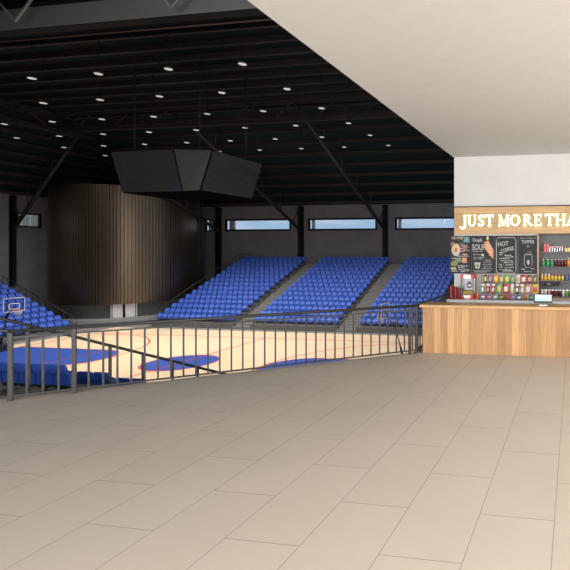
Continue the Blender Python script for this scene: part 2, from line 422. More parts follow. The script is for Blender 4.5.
# curved slatted drum in the corner
DCX, DCY, DR = -42.2, 39.1, 5.65
dr = thing('slatted_drum', 'curved bronze slatted drum wall in the far left corner', 'wall cladding', (DCX, DCY, GZ), kind=None)
m = MB(); ang = []
N = 128
for k in range(N):
    a = 2*PI*k/N
    x = DCX+DR*math.cos(a); y = DCY+DR*math.sin(a)
    if x < XW+.05 or y > YN-.05: continue
    ang.append(a)
a0 = -2.32; a1 = 1.44
n = 86; pts_o = []
for k in range(n+1):
    a = a0+(a1-a0)*k/n
    x = DCX+DR*math.cos(a); y = DCY+DR*math.sin(a)
    if x < XW+.12 or y > YN-.12: continue
    pts_o.append(a)
for a in pts_o:
    c, s = math.cos(a), math.sin(a); r0, r1 = DR-.10, DR+.03; wd = .105
    ps = [((r0)*c+wd*s, (r0)*s-wd*c), ((r1)*c+wd*s, (r1)*s-wd*c), ((r1)*c-wd*s, (r1)*s+wd*c), ((r0)*c-wd*s, (r0)*s+wd*c)]
    roofz = 11.2
    x, y = DCX+DR*c, DCY+DR*s
    zt = min(ZR, ZW+(ZR-ZW)*min((YN-y)/(YN-YR), (x-XW)/(XR-XW)))-.30
    m.prism(ps, 1.75, min(zt, 7.6)-GZ)
m.done('slats', M_bronze, dr)
m = MB(); ring = [(math.cos(a)*(DR-.12), math.sin(a)*(DR-.12)) for a in pts_o]
m.grid([[(x, y, 1.8) for x, y in ring], [(x, y, min(7.55, ZW+(ZR-ZW)*min((YN-y-DCY)/(YN-YR), (x+DCX-XW)/(XR-XW))-.35)-GZ) for x, y in ring]]); m.done('backing_drum', mat('dark_brown_backing', (.022, .018, .016), .6), dr)
ring = [(math.cos(a)*(DR-.45), math.sin(a)*(DR-.45)) for a in pts_o]
ring2 = [(math.cos(a)*(DR+.02), math.sin(a)*(DR+.02)) for a in pts_o]
m = MB(); m.grid([[(x, y, 0.001) for x, y in ring], [(x, y, 1.76) for x, y in ring], [(x, y, 1.76) for x, y in ring2]]); m.done('base_wall', M_grey, dr)
m = MB(); k1 = DR+.25
ringa = [(math.cos(a)*(k1), math.sin(a)*(k1)) for a in pts_o if -2.0 < a < -.15]
m.grid([[(x, y, 0.001) for x, y in ringa], [(x, y, .62) for x, y in ringa], [(x*.975, y*.975, .62) for x, y in ringa], [(x*.975, y*.975, .001) for x, y in ringa]]); m.done('parapet', M_grey, dr)
# doors in drum base
ad = math.radians(-47)
dd = thing('door_1', 'white double door in the base of the curved slatted drum', 'door', (DCX+(DR-.36)*math.cos(ad), DCY+(DR-.36)*math.sin(ad), GZ), ad+PI/2, kind='structure')
for sx in (-1, 1):
    l = MB().box(-.34, .34, -.04, .04, 0, 1.72).done('door_leaf', mat('pale_door', (.85, .85, .85), .5), dd, (sx*.43, 0, .01))
    MB().box(-.05, -.02, -.09, -.04, .7, 1.0).done('door_handle', M_chrome, l, (-sx*.26, 0, 0))
m = MB(); m.box(-.90, -.84, -.08, .05, 0, 1.75); m.box(.84, .90, -.08, .05, 0, 1.75); m.box(-.84, .84, -.08, .05, 1.73, 1.77); m.done('door_frame', M_wp, dd)
MB().box(-.86, .86, .05, .07, 0, 1.75).done('door_backing', M_black, dd)

# ================================================================== BASKETBALL COURT
court = thing('basketball_court', 'pale wooden basketball court with blue keys and red lines', 'basketball court', (CX, CY, GZ))
MB().box(-15.25, 15.25, -8.9, 9.85, .001, .03).done('playing_surface', M_court, court)
ZM = .034
def disc_pts(cx, cy, r, a0=0, a1=2*PI, n=48): return [(cx+r*math.cos(a0+(a1-a0)*k/n), cy+r*math.sin(a0+(a1-a0)*k/n)) for k in range(n+1)]
def ring_line(m, pts, w, z0, z1):
    P = [Vector((x, y)) for x, y in pts]; n = len(P); L_, R_ = [], []
    for i in range(n):
        d = (P[min(i+1, n-1)]-P[max(i-1, 0)]).normalized(); nn = Vector((-d.y, d.x))*w/2
        L_.append(P[i]+nn); R_.append(P[i]-nn)
    for i in range(n-1):
        m.prism([(R_[i].x, R_[i].y), (R_[i+1].x, R_[i+1].y), (L_[i+1].x, L_[i+1].y), (L_[i].x, L_[i].y)], z0, z1)
MB().prism(disc_pts(0, 0, 1.86)[:-1], ZM-.003, ZM).done('centre_circle', M_court_blue, court)
m = MB(); ring_line(m, disc_pts(0, 0, 1.9), .09, ZM, ZM+.003); m.done('centre_circle_line', M_court_red, court)
for s, nm in ((-1, 'k'), (1, 'k')):
    pts = [(s*14, -2.2), (s*7.4, -2.2)]+[(s*(7.4-2.2*math.cos(a)), -2.2*math.sin(-a)) for a in [(-PI/2+PI*k/24) for k in range(1, 24)]]+[(s*7.4, 2.2), (s*14, 2.2)]
    MB().prism(pts, ZM-.003, ZM).done('key_area', M_court_blue, court)
    m = MB(); ring_line(m, pts, .08, ZM, ZM+.003); ring_line(m, [(s*7.4, -2.2), (s*7.4, 2.2)], .06, ZM, ZM+.003); m.done('key_line', M_court_red, court)
    arc = [(s*14, -6.9), (s*11.0, -6.9)]
    for k in range(0, 41):
        a = -1.26+2.52*k/40; arc.append((s*(12.4-7.25*math.cos(a)), 7.25*math.sin(a)))
    arc += [(s*11.0, 6.9), (s*14, 6.9)]
    m = MB(); ring_line(m, arc, .10, ZM, ZM+.003); m.done('three_point_line', M_court_red, court)
m = MB(); ring_line(m, [(0, -7.4), (0, 7.4)], .09, ZM, ZM+.003)
m.done('halfway_line', M_court_red, court)
m = MB()
for a, b in (((-14, -7.4), (14, -7.4)), ((-14, 7.4), (14, 7.4)), ((-14, -7.4), (-14, 7.4)), ((14, -7.4), (14, 7.4))): ring_line(m, [a, b], .09, ZM, ZM+.003)
m.done('boundary_line', M_court_red, court)

# hoops
def hoop(loc, rz, label):
    t = thing('basketball_hoop', label, 'basketball hoop', loc, rz, 'basketball hoops')
    H = 2.5
    MB().box(-.012, .012, -.57, .57, H, H+.87).done('backboard', M_glass2, t)
    m = MB(); x = .02
    for (y0, y1, z0, z1) in ((-.58, .58, H, H+.035), (-.58, .58, H+.845, H+.88), (-.58, -.55, H, H+.88), (.55, .58, H, H+.88), (-.3, .3, H+.16, H+.2), (-.3, .3, H+.5, H+.54), (-.3, -.26, H+.16, H+.54), (.26, .3, H+.16, H+.54)): m.box(-.018, x, y0, y1, z0, z1)
    m.done('backboard_marking', M_wp, t)
    MB().tube([(.28+.22*math.cos(a), .22*math.sin(a), H+.12) for a in [2*PI*k/20 for k in range(20)]], .015, 6, closed=True).done('rim', M_orange, t)
    m = MB()
    for k in range(12):
        a = 2*PI*k/12
        for d in (-1, 1):
            b = a+d*2*PI/12; c = a+d*4*PI/12
            m.tube([(.28+.22*math.cos(a), .22*math.sin(a), H+.11), (.28+.17*math.cos(b), .17*math.sin(b), H-.1), (.28+.12*math.cos(c), .12*math.sin(c), H-.3)], .008, 4)
    m.done('net', M_net, t)
    MB().tube([(-.05, 0, H+.3), (-.55, 0, H-.3), (-1.05, 0, .35)], [.05, .07, .09], 8).done('arm', M_hand, t)
    MB().box(-1.6, -.75, -.4, .4, 0, .4, .04).done('base', M_hand, t)
    return t
hoop((-34.9, 24.53, GZ+.039), 0, 'basketball hoop with clear backboard at the left end of court')
hoop((-10.6, 25.4, GZ+.039), PI, 'basketball hoop seen from behind at the right end of court')

# ================================================================== SCOREBOARD
sb = thing('scoreboard', 'dark multi-sided scoreboard hanging over the centre of the court', 'scoreboard', (CX, CY, 5.13))
def octo(a, b, ca, cb): return [(-ca, -b), (ca, -b), (a, -cb), (a, cb), (ca, b), (-ca, b), (-a, cb), (-a, -cb)]
T = [(-1.92, -2.44), (1.9, -2.44), (3.68, -1.97), (3.68, 1.97), (1.9, 2.44), (-1.92, 2.44)]; B = [(-1.92, -1.74), (1.80, -1.74), (3.0, -2.0), (3.0, 2.0), (1.93, 2.25), (-1.92, 2.25)]; NS = len(T)
zt = 2.12
m = MB(); tv = [(x, y, zt) for x, y in T]; bv = [(x, y, 0) for x, y in B]
V1 = [m.b.verts.new(p) for p in bv]; V2 = [m.b.verts.new(p) for p in tv]
m.b.faces.new(V1); m.b.faces.new(V2)
for i in range(NS): m.b.faces.new([V1[i], V1[(i+1) % NS], V2[(i+1) % NS], V2[i]])
m.done('casing', mat('matt_black', (.004, .004, .004), 1, spec=0), sb)
cen = Vector((0, 0, zt/2))
for i in range(NS):
    big = i in (0, 2, 3, 5)
    q = [Vector(bv[i]), Vector(bv[(i+1) % NS]), Vector(tv[(i+1) % NS]), Vector(tv[i])]
    c = sum(q, Vector())/4; n = (q[1]-q[0]).cross(q[2]-q[0]).normalized()
    if n.dot(c-cen) < 0: n = -n
    q2 = [c+(p-c)*.965+n*.03 for p in q]; q1 = [c+(p-c)*.965+n*.002 for p in q]
    m = MB(); A = [m.b.verts.new(p) for p in q1]; Bv = [m.b.verts.new(p) for p in q2]
    m.b.faces.new(A); m.b.faces.new(Bv)
    for k in range(4): m.b.faces.new([A[k], A[(k+1) % 4], Bv[(k+1) % 4], Bv[k]])
    m.done('screen' if big else 'corner_panel', M_screen if big else M_screen2, sb)
for x, y in ((-1.75, -1.2), (2.1, -1.0), (3.2, 1.2)): MB().tube([(x, y, zt), (x, y, zt+5.5)], .028, 6).done('cable', M_truss, sb)

# ================================================================== SEATS
def seat_bm(detail=True):
    m = MB(); W = .213
    prof = [(-.02, .15), (-.06, .21), (-.07, .33), (-.055, .42), (-.02, .455), (.03, .465), (.07, .50), (.095, .58), (.11, .66)]
    us = (-1, -.8, 0, .8, 1)
    top, back = [], []
    for i, (y, z) in enumerate(prof):
        t = i/(len(prof)-1)
        fr, bk = [], []
        wd = W*(.93 if i in (0, 8) else 1)
        for u in us:
            lift = .02*abs(u)**3
            yy = y-(lift if i >= 5 else -lift); zz = z-(0.02 if i == 8 and abs(u) == 1 else 0)
            fr.append((u*wd, yy, zz)); bk.append((u*wd*.97, (.02, .03, .04, .045, .06, .085, .115, .13, .14)[i], z-(.03 if 3 < i < 7 else 0)))
        top.append(fr); back.append(bk)
    m.grid(top); m.grid([r[::-1] for r in back])
    m.grid([top[0], back[0]]); m.grid([top[-1], back[-1]])
    m.grid([[r[0] for r in top], [r[0] for r in back]]); m.grid([[r[-1] for r in top], [r[-1] for r in back]])
    m.mi = 1
    m.box(-.18, .18, -.03, .05, .10, .16); m.box(-.03, .03, -.02, .04, .0, .11); m.box(-.1, .1, -.06, .08, 0, .012)
    return m
sproto = seat_bm().done('stadium_seat', [M_blue, M_hand])
seat_me = sproto.data
bpy.data.objects.remove(sproto)
SEATS = []   # x, y, z, rot, label, group
RD, RH = .734, .328
YF = 34.6; ZT0 = GZ+.44
blocks = [(-34.85, 14, 'left'), (-25.75, 14, 'middle'), (-16.65, 11, 'right')]
PX = .525
rowname = lambda k: 'front' if k == 0 else ORD[k]
for bx, ns, bn in blocks:
    for k in range(15):
        for i in range(ns):
            SEATS.append((bx+.26+i*PX, YF+.15+k*RD, ZT0+k*RH, 0, 'blue stadium seat, far %s block, %s row up from the court, %s from left' % (bn, rowname(k), ORD[i]), 'seats in the %s block on the far side' % bn))
# left stand
XF = -38.9; YE = 31.15
for k in range(10):
    x = XF-.15-k*.72
    for i in range(10):
        y = YE-.28-i*.53
        if x/y < -1.53: continue
        SEATS.append((x, y, GZ+.30+k*.34, PI/2, 'blue stadium seat, left end stand, %s row up, %s from the stair rail' % (rowname(k), ORD[i]), 'seats in the left end stand'))
# near stand, seen from behind through the railing
YS = 9.1; XS = -11.35
ntz = -1.18
near = []
for k in range(6):
    y = YS+k*1.0
    for i in range(13):
        x = XS-.24-i*.475
        if x < -1.47*y-1.2: continue
        near.append((x, y, ntz-.43*k, PI, 'blue stadium seat seen from behind below the railing, %s row, %s from right' % (ORD[k], ORD[i]), 'seats in the near stand below the railing'))
dist = lambda s: s[0]**2+s[1]**2
SOUTH = [(-34.8+i*PX, 12.55-k*RD, ZT0+k*RH, PI, '', '') for k in range(14) for i in range(29)]
SEATS.sort(key=dist)
nkeep = 300-len(near)
keep = near+SEATS[:nkeep]; rest = SEATS[nkeep:]+SOUTH
for x, y, z, r, lb, gp in keep:
    o = bpy.data.objects.new('stadium_seat', seat_me); COL.objects.link(o)
    o.location = (x, y, z+.001); o.rotation_euler = (0, 0, r); tag(o, lb, 'seat', gp)
big = bmesh.new()
for x, y, z, r, lb, gp in rest:
    nf = len(big.verts); big.from_mesh(seat_me); big.verts.ensure_lookup_table()
    M = Matrix.Translation((x, y, z+.001)) @ Matrix.Rotation(r, 4, 'Z')
    bmesh.ops.transform(big, matrix=M, verts=big.verts[nf:])
me = bpy.data.meshes.new('stadium_seats'); big.to_mesh(me); big.free()
for q in (M_blue, M_hand): me.materials.append(q)
o = bpy.data.objects.new('stadium_seats', me); COL.objects.link(o)
tag(o, 'many blue stadium seats in the upper rows of the far stands', 'seats', kind='stuff')

# terraces
def terrace(name, n, rd, rh, length, z0, depth_last, label):
    m = MB(); pts = [(-.42, 0)]
    for k in range(n):
        yy = -.42+k*rd+(0 if k == 0 else .0); pts += [(yy, z0+k*rh), (yy+rd if k < n-1 else yy+rd+depth_last, z0+k*rh)]
    pts.append((pts[-1][0], 0))
    m.prism(pts, 0, length, 'X'); return m
Y0n = YF+.15
for bx, ns, bn in [(-34.95, 7.55, 'left'), (-25.85, 7.5, 'middle'), (-16.75, 14, 'right')]:
    m = terrace('t', 15, RD, RH, ns, .44, .55, '')
    struct(m.done('seating_terrace', M_terr, None, (bx, Y0n, GZ)), 'stepped grey concrete terrace under the %s block of far seats' % bn, 'terrace')
m = MB(); pts = [(.42, 0)]
for k in range(14): pts += [(.42-k*RD, .44+k*RH), (.42-(k+1)*RD, .44+k*RH)]
pts.append((pts[-1][0], 0)); m.prism(pts, 0, 15.8, 'X')
struct(m.done('seating_terrace', M_terr, None, (-35.1, 12.55, GZ)), 'stepped grey concrete terrace on the near side of the court', 'terrace')
# aisle stairs
def stairs(x0, x1, lb):
    m = MB(); pts = [(-.42, 0)]; n = 30
    for k in range(n): pts += [(-.42+k*RD/2, .22+k*RH/2), (-.42+(k+1)*RD/2, .22+k*RH/2)]
    pts += [(-.42+15*RD+.55, .22+29*RH/2), (-.42+15*RD+.55, 0)]
    struct(m.prism(pts, 0, x1-x0-.01, 'X').done('aisle_stairs', M_slab, None, (x0+.005, Y0n, GZ)), lb, 'stairs')
stairs(-27.4, -25.85, 'grey concrete aisle stairs between the left and middle blocks')
stairs(-18.35, -16.75, 'grey concrete aisle stairs between the middle and right blocks')
m = MB(); pts = [(.42, 0)]
for k in range(10): pts += [(.42-k*.72, .30+k*.34), (.42-(k+1)*.72 if k < 9 else XW-XF+.16, .30+k*.34)]
pts.append((pts[-1][0], 0))
m.prism(pts, 0, 14, 'Y')
struct(m.done('seating_terrace', M_terr, None, (XF-.15, YE-14, GZ)), 'stepped grey concrete terrace under the left end seats', 'terrace')
m = MB(); pts = [(-.38, 0)]
for k in range(6): pts += [(-.38+k*1.0, ntz-.43*k-GZ), (-.38+(k+1)*1.0 if k < 5 else 5.6, ntz-.43*k-GZ)]
pts.append((pts[-1][0], 0))
m.prism(pts, 0, 13, 'X')
struct(m.done('seating_terrace', M_terr, None, (XS-12.9, YS, GZ)), 'stepped concrete terrace of the near stand below the foyer', 'terrace')
# stand-end rails
def end_rail(label, pts, h=1.0):
    t = thing('stair_rail', label, 'handrail', pts[0], group='thin handrails at the stand ends')
    o = Vector(pts[0]); P = [Vector(p)-o for p in pts]
    MB().tube([p+Vector((0, 0, h)) for p in P], .03, 6).done('handrail', M_rail, t)
    MB().tube([p+Vector((0, 0, h*.5)) for p in P], .015, 5).done('mid_rail', M_rail, t)
    n = 12
    tot = (P[1]-P[0])
    for k in range(n+1): p = P[0]+tot*k/n; MB().tube([p, p+Vector((0, 0, h))], .018, 5).done('post', M_rail, t)
end_rail('thin metal handrail up the left edge of the left far block', [(-35.1, Y0n-.4, GZ), (-35.1, Y0n+14*RD, GZ+.44+14*RH), (-33.6, Y0n+14*RD, GZ+.44+14*RH)])
end_rail('thin metal handrail up the edge of the left end stand', [(XF+.3, YE+.15, GZ), (XF-9.5*.72, YE+.15, GZ+.3+9*.34)])

# ================================================================== RAILING OF THE FOYER
LR = 5.91
rail = thing('foyer_railing', 'dark metal balustrade along the diagonal edge of the foyer floor', 'railing', (P0.x, P0.y, 0), math.atan2(DIR.y, DIR.x))
HR = .968
MB().tube([(-.02, 0, HR), (LR+.02, 0, HR)], .026, 12).done('handrail', M_rail, rail)
MB().box(0, LR, -.014, .014, .872, .895).done('sub_rail', M_rail, rail)
MB().box(0, LR, -.016, .016, .055, .080).done('bottom_rail', M_rail, rail)
for x in (0, .67, 5.77, LR):
    MB().box(x-.027, x+.027, -.02, .02, 0, HR-.02, .004).done('post', M_rail, rail)
k = 1
while k*.1665 < LR-.05:
    x = k*.1665
    if min(abs(x-p) for p in (0, .67, 5.77, LR)) > .05: MB().box(x-.012, x+.012, -.010, .010, .08, .872).done('baluster', M_rail, rail)
    k += 1
r3 = thing('foyer_railing', 'short end of the balustrade running from counter end to the wall', 'railing', (-3.165, 9.24, 0))
MB().tube([(0, 0, HR), (0, 2.4, HR)], .024, 10).done('handrail', M_rail, r3)
MB().box(-.014, .014, 0, 2.4, .872, .895).done('sub_rail', M_rail, r3)
MB().box(-.016, .016, 0, 2.4, .055, .08).done('bottom_rail', M_rail, r3)
for yy in (.0, 2.38): MB().box(-.02, .02, yy-.02, yy+.02, 0, HR-.02).done('post', M_rail, r3)
for k in range(1, 14): MB().box(-.01, .01, .1665*k-.012, .1665*k+.012, .08, .872).done('baluster', M_rail, r3)
r2 = thing('foyer_railing', 'short return of the balustrade at the far left edge of the foyer', 'railing', (P0.x-.05, P0.y+.02, 0))
MB().tube([(0, 0, HR), (-1.6, 0, HR)], .026, 12).done('handrail', M_rail, r2)
MB().box(-1.6, 0, -.014, .014, .872, .895).done('sub_rail', M_rail, r2)
MB().box(-1.6, 0, -.016, .016, .055, .08).done('bottom_rail', M_rail, r2)
MB().box(-.26, -.20, -.03, .03, 0, .86).done('post', M_hand, r2)
for k in range(1, 8):
    if k != 1: MB().box(-.2*k-.01, -.2*k+.01, -.01, .01, .08, .872).done('baluster', M_rail, r2)
# stairs going down beyond the railing
m = MB(); ang = math.atan2(DIR.y, DIR.x)
m.box(-3.5, -.5, .16, 1.40, -.2, -.002)
for k in range(10): m.box(-.5+k*.40, -.5+(k+1)*.40+.03, .16, 1.40, -.17*(k+1)-.2, -.17*(k+1))
struct(m.done('stairs', M_slab, None, (P0.x, P0.y, 0), ang), 'grey stair flight going down beyond the foyer railing', 'stairs')
sr = thing('stair_railing', 'dark sloping stair handrail descending beyond the foyer balustrade', 'railing', rl(0, 1.30), ang)
zr = lambda s: 1.02-.4215*(s+.49)
MB().tube([(-.9, 0, zr(-.65)), (-.65, 0, zr(-.65)), (-.49, 0, 1.02), (3.4, 0, zr(3.4))], .024, 10).done('handrail', M_hand, sr)
for s in (-.167, .863, 1.318, 1.744, 2.13, 2.60):
    MB().box(s-.022, s+.022, -.018, .018, (0 if s < -.5 else -.17*(int((s+.5)/.4)+1)), zr(max(s, -.65))).done('post', M_hand, sr)

# ================================================================== SNACK COUNTER
ct = thing('snack_counter', 'long oak boarded snack counter', 'counter', (-3.04, 9.2, 0))
MB().box(0, 6.5, 0, .05, .004, .925).done('front_panel', M_oak_v, ct)
MB().box(0, .05, .05, .42, .004, .925).done('side_panel', M_oak_v, ct)
MB().box(.05, 6.5, .38, .42, .004, .925).done('rear_panel', M_dark, ct)
wt = MB().box(-.05, 6.55, -.06, .46, .925, .985, .008).done('worktop', M_oak_top, ct)
bc = thing('back_counter', 'white topped service counter behind the oak counter', 'counter', (-3.05, 11.05, 0))
MB().box(.02, 6.5, .03, .56, .004, .80).done('cabinet', M_dark, bc)
MB().box(0, 6.5, 0, .565, .80, .885, .006).done('worktop', M_stone, bc)
BZ = .886

sg = thing('neon_sign', 'oak band with glowing green-white letters above the menu boards', 'sign', (-3.0, 11.70, 2.49))
MB().box(0, 9.9, -.12, -.002, 0, .675, .004).done('panel', M_oak_h, sg)
# serif letters from strokes; unit height 1, y along depth
LETTER_H = .285
def letter(ch, x0, x1):
    for part in (0, 1): letter_part(ch, x0, x1, part)
def letter_part(ch, x0, x1, part):
    m = MB(); w = x1-x0; H = LETTER_H; D0, D1 = ((-.165, -.15), (-.145, -.124))[part]
    ex = part*.020
    tk, tn, sf = .036+ex, .015+ex, .018+ex*.5
    def bx(a, b, c, d): m.box(a, b, D0, D1, c, d)
    def seg(p, q, t):
        p = Vector((p[0], p[1])); q = Vector((q[0], q[1])); d = (q-p).normalized(); n = Vector((-d.y, d.x))*t/2
        m.prism([tuple(p-n), tuple(q-n), tuple(q+n), tuple(p+n)], D0, D1, 'Y')
    def arc(cx, cy, rx, ry, a0, a1, t0, t1, n=14):
        for i in range(n):
            a = a0+(a1-a0)*i/n; b = a0+(a1-a0)*(i+1)/n
            def pt(g, k): return (cx+(rx+k)*math.cos(g), cy+(ry+k)*math.sin(g))
            ta = t0+(t1-t0)*abs(math.cos(a)); tb = t0+(t1-t0)*abs(math.cos(b))
            m.prism([pt(a, -ta), pt(b, -tb), pt(b, 0), pt(a, 0)], D0, D1, 'Y')
    def stem(x, t=tk, lo=0, hi=None, top=True, bot=True):
        hi = H if hi is None else hi; bx(x-t/2, x+t/2, lo, hi)
        if bot: bx(x-t/2-.022, x+t/2+.022, lo, lo+sf)
        if top: bx(x-t/2-.022, x+t/2+.022, hi-sf, hi)
    if ch == 'J': stem(w-.055, lo=-.0, bot=False); arc(w-.055-.055, 0, .08, .07, -PI, 0, tn, tk); m.lathe([(.001, 0), (.02, .0), (.001, .001)], (0, 0, 0), 4) if False else None
    if ch == 'U': stem(.045, bot=False, lo=.09); stem(w-.04, tn, bot=False, lo=.09); arc(w/2, .1, w/2-.02, .1, PI, 2*PI, tn, tk*.8)
    if ch == 'S':
        arc(w/2, H*.74, w/2-.01, H*.26, .35, PI, tn, tk); arc(w/2, H*.26, w/2-.01, H*.26, -PI+.35-.0, 0, tn, tk)
        seg((.03, H*.66), (w-.03, H*.34), tk)
        bx(w-.03, w-.012, H*.72, H); bx(.012, .03, 0, H*.28)
    if ch == 'T': stem(w/2, top=False); bx(.0, w, H-sf*1.2, H); bx(0, .018, H-.075, H); bx(w-.018, w, H-.075, H)
    if ch == 'M': stem(.03, tn); stem(w-.04, tk); seg((.035, H), (w*.48, .01), tk); seg((w*.48, .01), (w-.045, H), tn)
    if ch == 'O': arc(w/2, H/2, w/2, H/2, 0, 2*PI, tn, tk, 28)
    if ch == 'R': stem(.05); arc(.07, H*.73, w*.48, H*.27, -PI/2, PI/2, tn, tk); bx(.06, .08, H-tn, H); bx(.06, .08, H*.46, H*.46+tn); seg((w*.42, H*.5), (w-.03, .01), tk); bx(w-.06, w+.01, 0, sf)
    if ch == 'E': stem(.05); bx(.05, w, H-tn, H); bx(.05, w*.8, H*.5-tn/2, H*.5+tn/2); bx(.05, w, 0, tn); bx(w-.018, w, H-.075, H); bx(w-.018, w, 0, .08); bx(w*.8-.018, w*.8, H*.38, H*.62)
    if ch == 'H': stem(.05); stem(w-.05); bx(.05, w-.05, H*.5-tn/2, H*.5+tn/2)
    if ch == 'A': seg((.03, 0), (w*.48, H), tn); seg((w*.48, H), (w-.04, 0), tk); bx(w*.2, w*.8, H*.32, H*.32+tn); bx(0, .08, 0, sf); bx(w-.09, w+.01, 0, sf)
    m.done('letter_'+ch.lower() if not part else 'letter_halo_rim', M_neon if not part else M_halo, sg, (x0+3.0, 0, .19))
for ch, a, b in (('J', -2.83, -2.66), ('U', -2.65, -2.42), ('S', -2.385, -2.21), ('T', -2.19, -1.98), ('M', -1.86, -1.585), ('O', -1.565, -1.315), ('R', -1.25, -1.01), ('E', -.98, -.79), ('T', -.70, -.475), ('H', -.455, -.195), ('A', -.185, .07)):
    letter(ch, a, b)

# text as mesh on a board
def text_mesh(s, size, mtl, parent, x, z, y, name='chalk_lettering', shear=0, tilt=0, sx=1):
    cu = bpy.data.curves.new(name, 'FONT'); cu.body = s; cu.size = size; cu.extrude = .001; cu.align_x = 'CENTER'; cu.shear = shear; cu.offset = size*.012
    t = bpy.data.objects.new(name, cu); COL.objects.link(t)
    bpy.context.view_layer.update()
    me = bpy.data.meshes.new_from_object(t.evaluated_get(bpy.context.evaluated_depsgraph_get()))
    COL.objects.unlink(t); bpy.data.objects.remove(t)
    me.materials.clear(); me.materials.append(mtl)
    o = bpy.data.objects.new(name, me); COL.objects.link(o); o.parent = parent
    o.location = (x, y, z); o.rotation_euler = (PI/2, -tilt, 0); o.scale = (sx, 1, 1)
    return o
BY = 11.62
def board(label, x0, x1):
    w = x1-x0
    t = thing('menu_board', label, 'menu board', (x0, BY, 1.49), group='chalk menu boards')
    MB().box(0, w, 0, .079, 0, .955, .004).done('panel', M_chalk, t)
    return t, w
def scribble(m, x0, x1, z, h=.012, d=-.003):
    x = x0
    while x < x1-.01:
        l = random.uniform(.015, .06); e = min(x+l, x1); m.box(x, e, d, 0, z, z+h*random.uniform(.6, 1.3)); x = e+.012
def oval(m, cx, cz, rx, rz, d=-.004, n=20): m.prism([(cx+rx*math.cos(2*PI*k/n), cz+rz*math.sin(2*PI*k/n)) for k in range(n)], d, 0, 'Y')
c_pink = flat('chalk_pink', (.48, .30, .30)); c_yel = flat('chalk_yellow', (.55, .46, .13)); c_grn = flat('chalk_green', (.15, .20, .07)); c_teal = flat('chalk_teal', (.09, .24, .26)); c_org = flat('chalk_orange', (.55, .25, .12)); c_red = flat('chalk_red', (.45, .10, .08))
c_blu = flat('chalk_blue', (.15, .3, .6)); c_dgr = flat('chalk_grey', (.25, .26, .25))
# board 1
t, w = board('colourful chalk menu board, leftmost, with pennants and a round dish', -3.13, -2.59)
cc = [c_red, c_yel, c_grn, c_blu, c_org, c_yel, MATS['chalk_white'], c_red]
for k in range(7):
    m = MB(); x = .05+k*.05; m.prism([(x, .93), (x+.042, .93), (x+.021, .84)], -.004, 0, 'Y'); m.done('pennant', cc[k], t)
m = MB(); m.box(.36, .52, -.004, 0, .79, .92); m.done('price_patch', c_teal, t)
m = MB(); oval(m, .17, .60, .12, .16); m.done('dish_drawing', c_pink, t)
m = MB(); oval(m, .17, .62, .085, .11, -.006); m.done('dish_filling', c_yel, t)
m = MB(); oval(m, .17, .60, .04, .06, -.008); m.done('dish_garnish', c_red, t)
m = MB(); m.prism([(.07, .53), (.27, .53), (.22, .45), (.12, .45)], -.008, 0, 'Y'); m.done('dish_bowl', M_chalkline, t)
m = MB()
for z, a, b in ((.74, .27, .36), (.70, .30, .46), (.66, .33, .50), (.62, .29, .44), (.58, .36, .52), (.55, .3, .4), (.76, .04, .12), (.72, .04, .08)): scribble(m, a, b, z, .028)
m.done('chalk_lettering', c_pink, t)
m = MB(); m.box(.32, .46, -.004, 0, .47, .50); m.box(.33, .45, -.004, 0, .27, .40); m.done('snack_drawing', c_org, t)
m = MB(); oval(m, .12, .25, .09, .07); oval(m, .24, .33, .1, .05); m.done('leaf_drawing', c_grn, t)
m = MB(); m.box(.03, .17, -.004, 0, .12, .15); m.done('price_strip', c_yel, t)
m = MB()
for z, a, b in ((.43, .2, .5), (.37, .06, .3), (.18, .22, .5), (.14, .22, .4), (.10, .04, .18), (.09, .24, .5), (.05, .05, .22), (.04, .28, .42), (.06, .46, .52)): scribble(m, a, b, z, .024)
m.done('chalk_writing', M_chalkline, t)
# board 2
t, w = board('chalk menu board with orange arrow-shaped banner and the word SOUP', -2.565, -1.98)
text_mesh('Fresh', .13, M_chalkline, t, .16, .80, -.002, sx=.85)
text_mesh('SOUP', .20, M_chalkline, t, .19, .60, -.002, sx=.68)
m = MB(); m.prism([(.34, .80), (.44, .83), (.57, .60), (.57, .36), (.35, .62)], -.005, 0, 'Y'); m.done('banner_drawing', c_org, t)
m = MB()
for i, z in enumerate((.72, .67, .62, .57, .52, .46)): scribble(m, .38+.015*i, .50+.01*i, z, .016, -.007)
m.done('banner_writing', flat('pale_orange', (.85, .6, .4)), t)
m = MB(); oval(m, .42, .89, .03, .05); oval(m, .29, .47, .04, .03); m.done('lemon_drawing', flat('chalk_lime', (.5, .5, .18)), t)
m = MB(); m.prism([(.08, .28), (.24, .28), (.21, .13), (.11, .13)], -.005, 0, 'Y'); m.done('mug_drawing', M_chalkline, t)
m = MB(); m.prism([(.12, .23), (.20, .23), (.19, .16), (.13, .16)], -.007, 0, 'Y'); m.done('mug_filling', c_grn, t)
m = MB()
for z, a, b in ((.55, .04, .3), (.47, .05, .22), (.40, .06, .34), (.36, .06, .3), (.33, .36, .5), (.28, .32, .52), (.22, .3, .54), (.16, .32, .5), (.11, .28, .54), (.06, .06, .5), (.03, .08, .4)): scribble(m, a, b, z, .02)
m.done('chalk_writing', c_dgr, t)
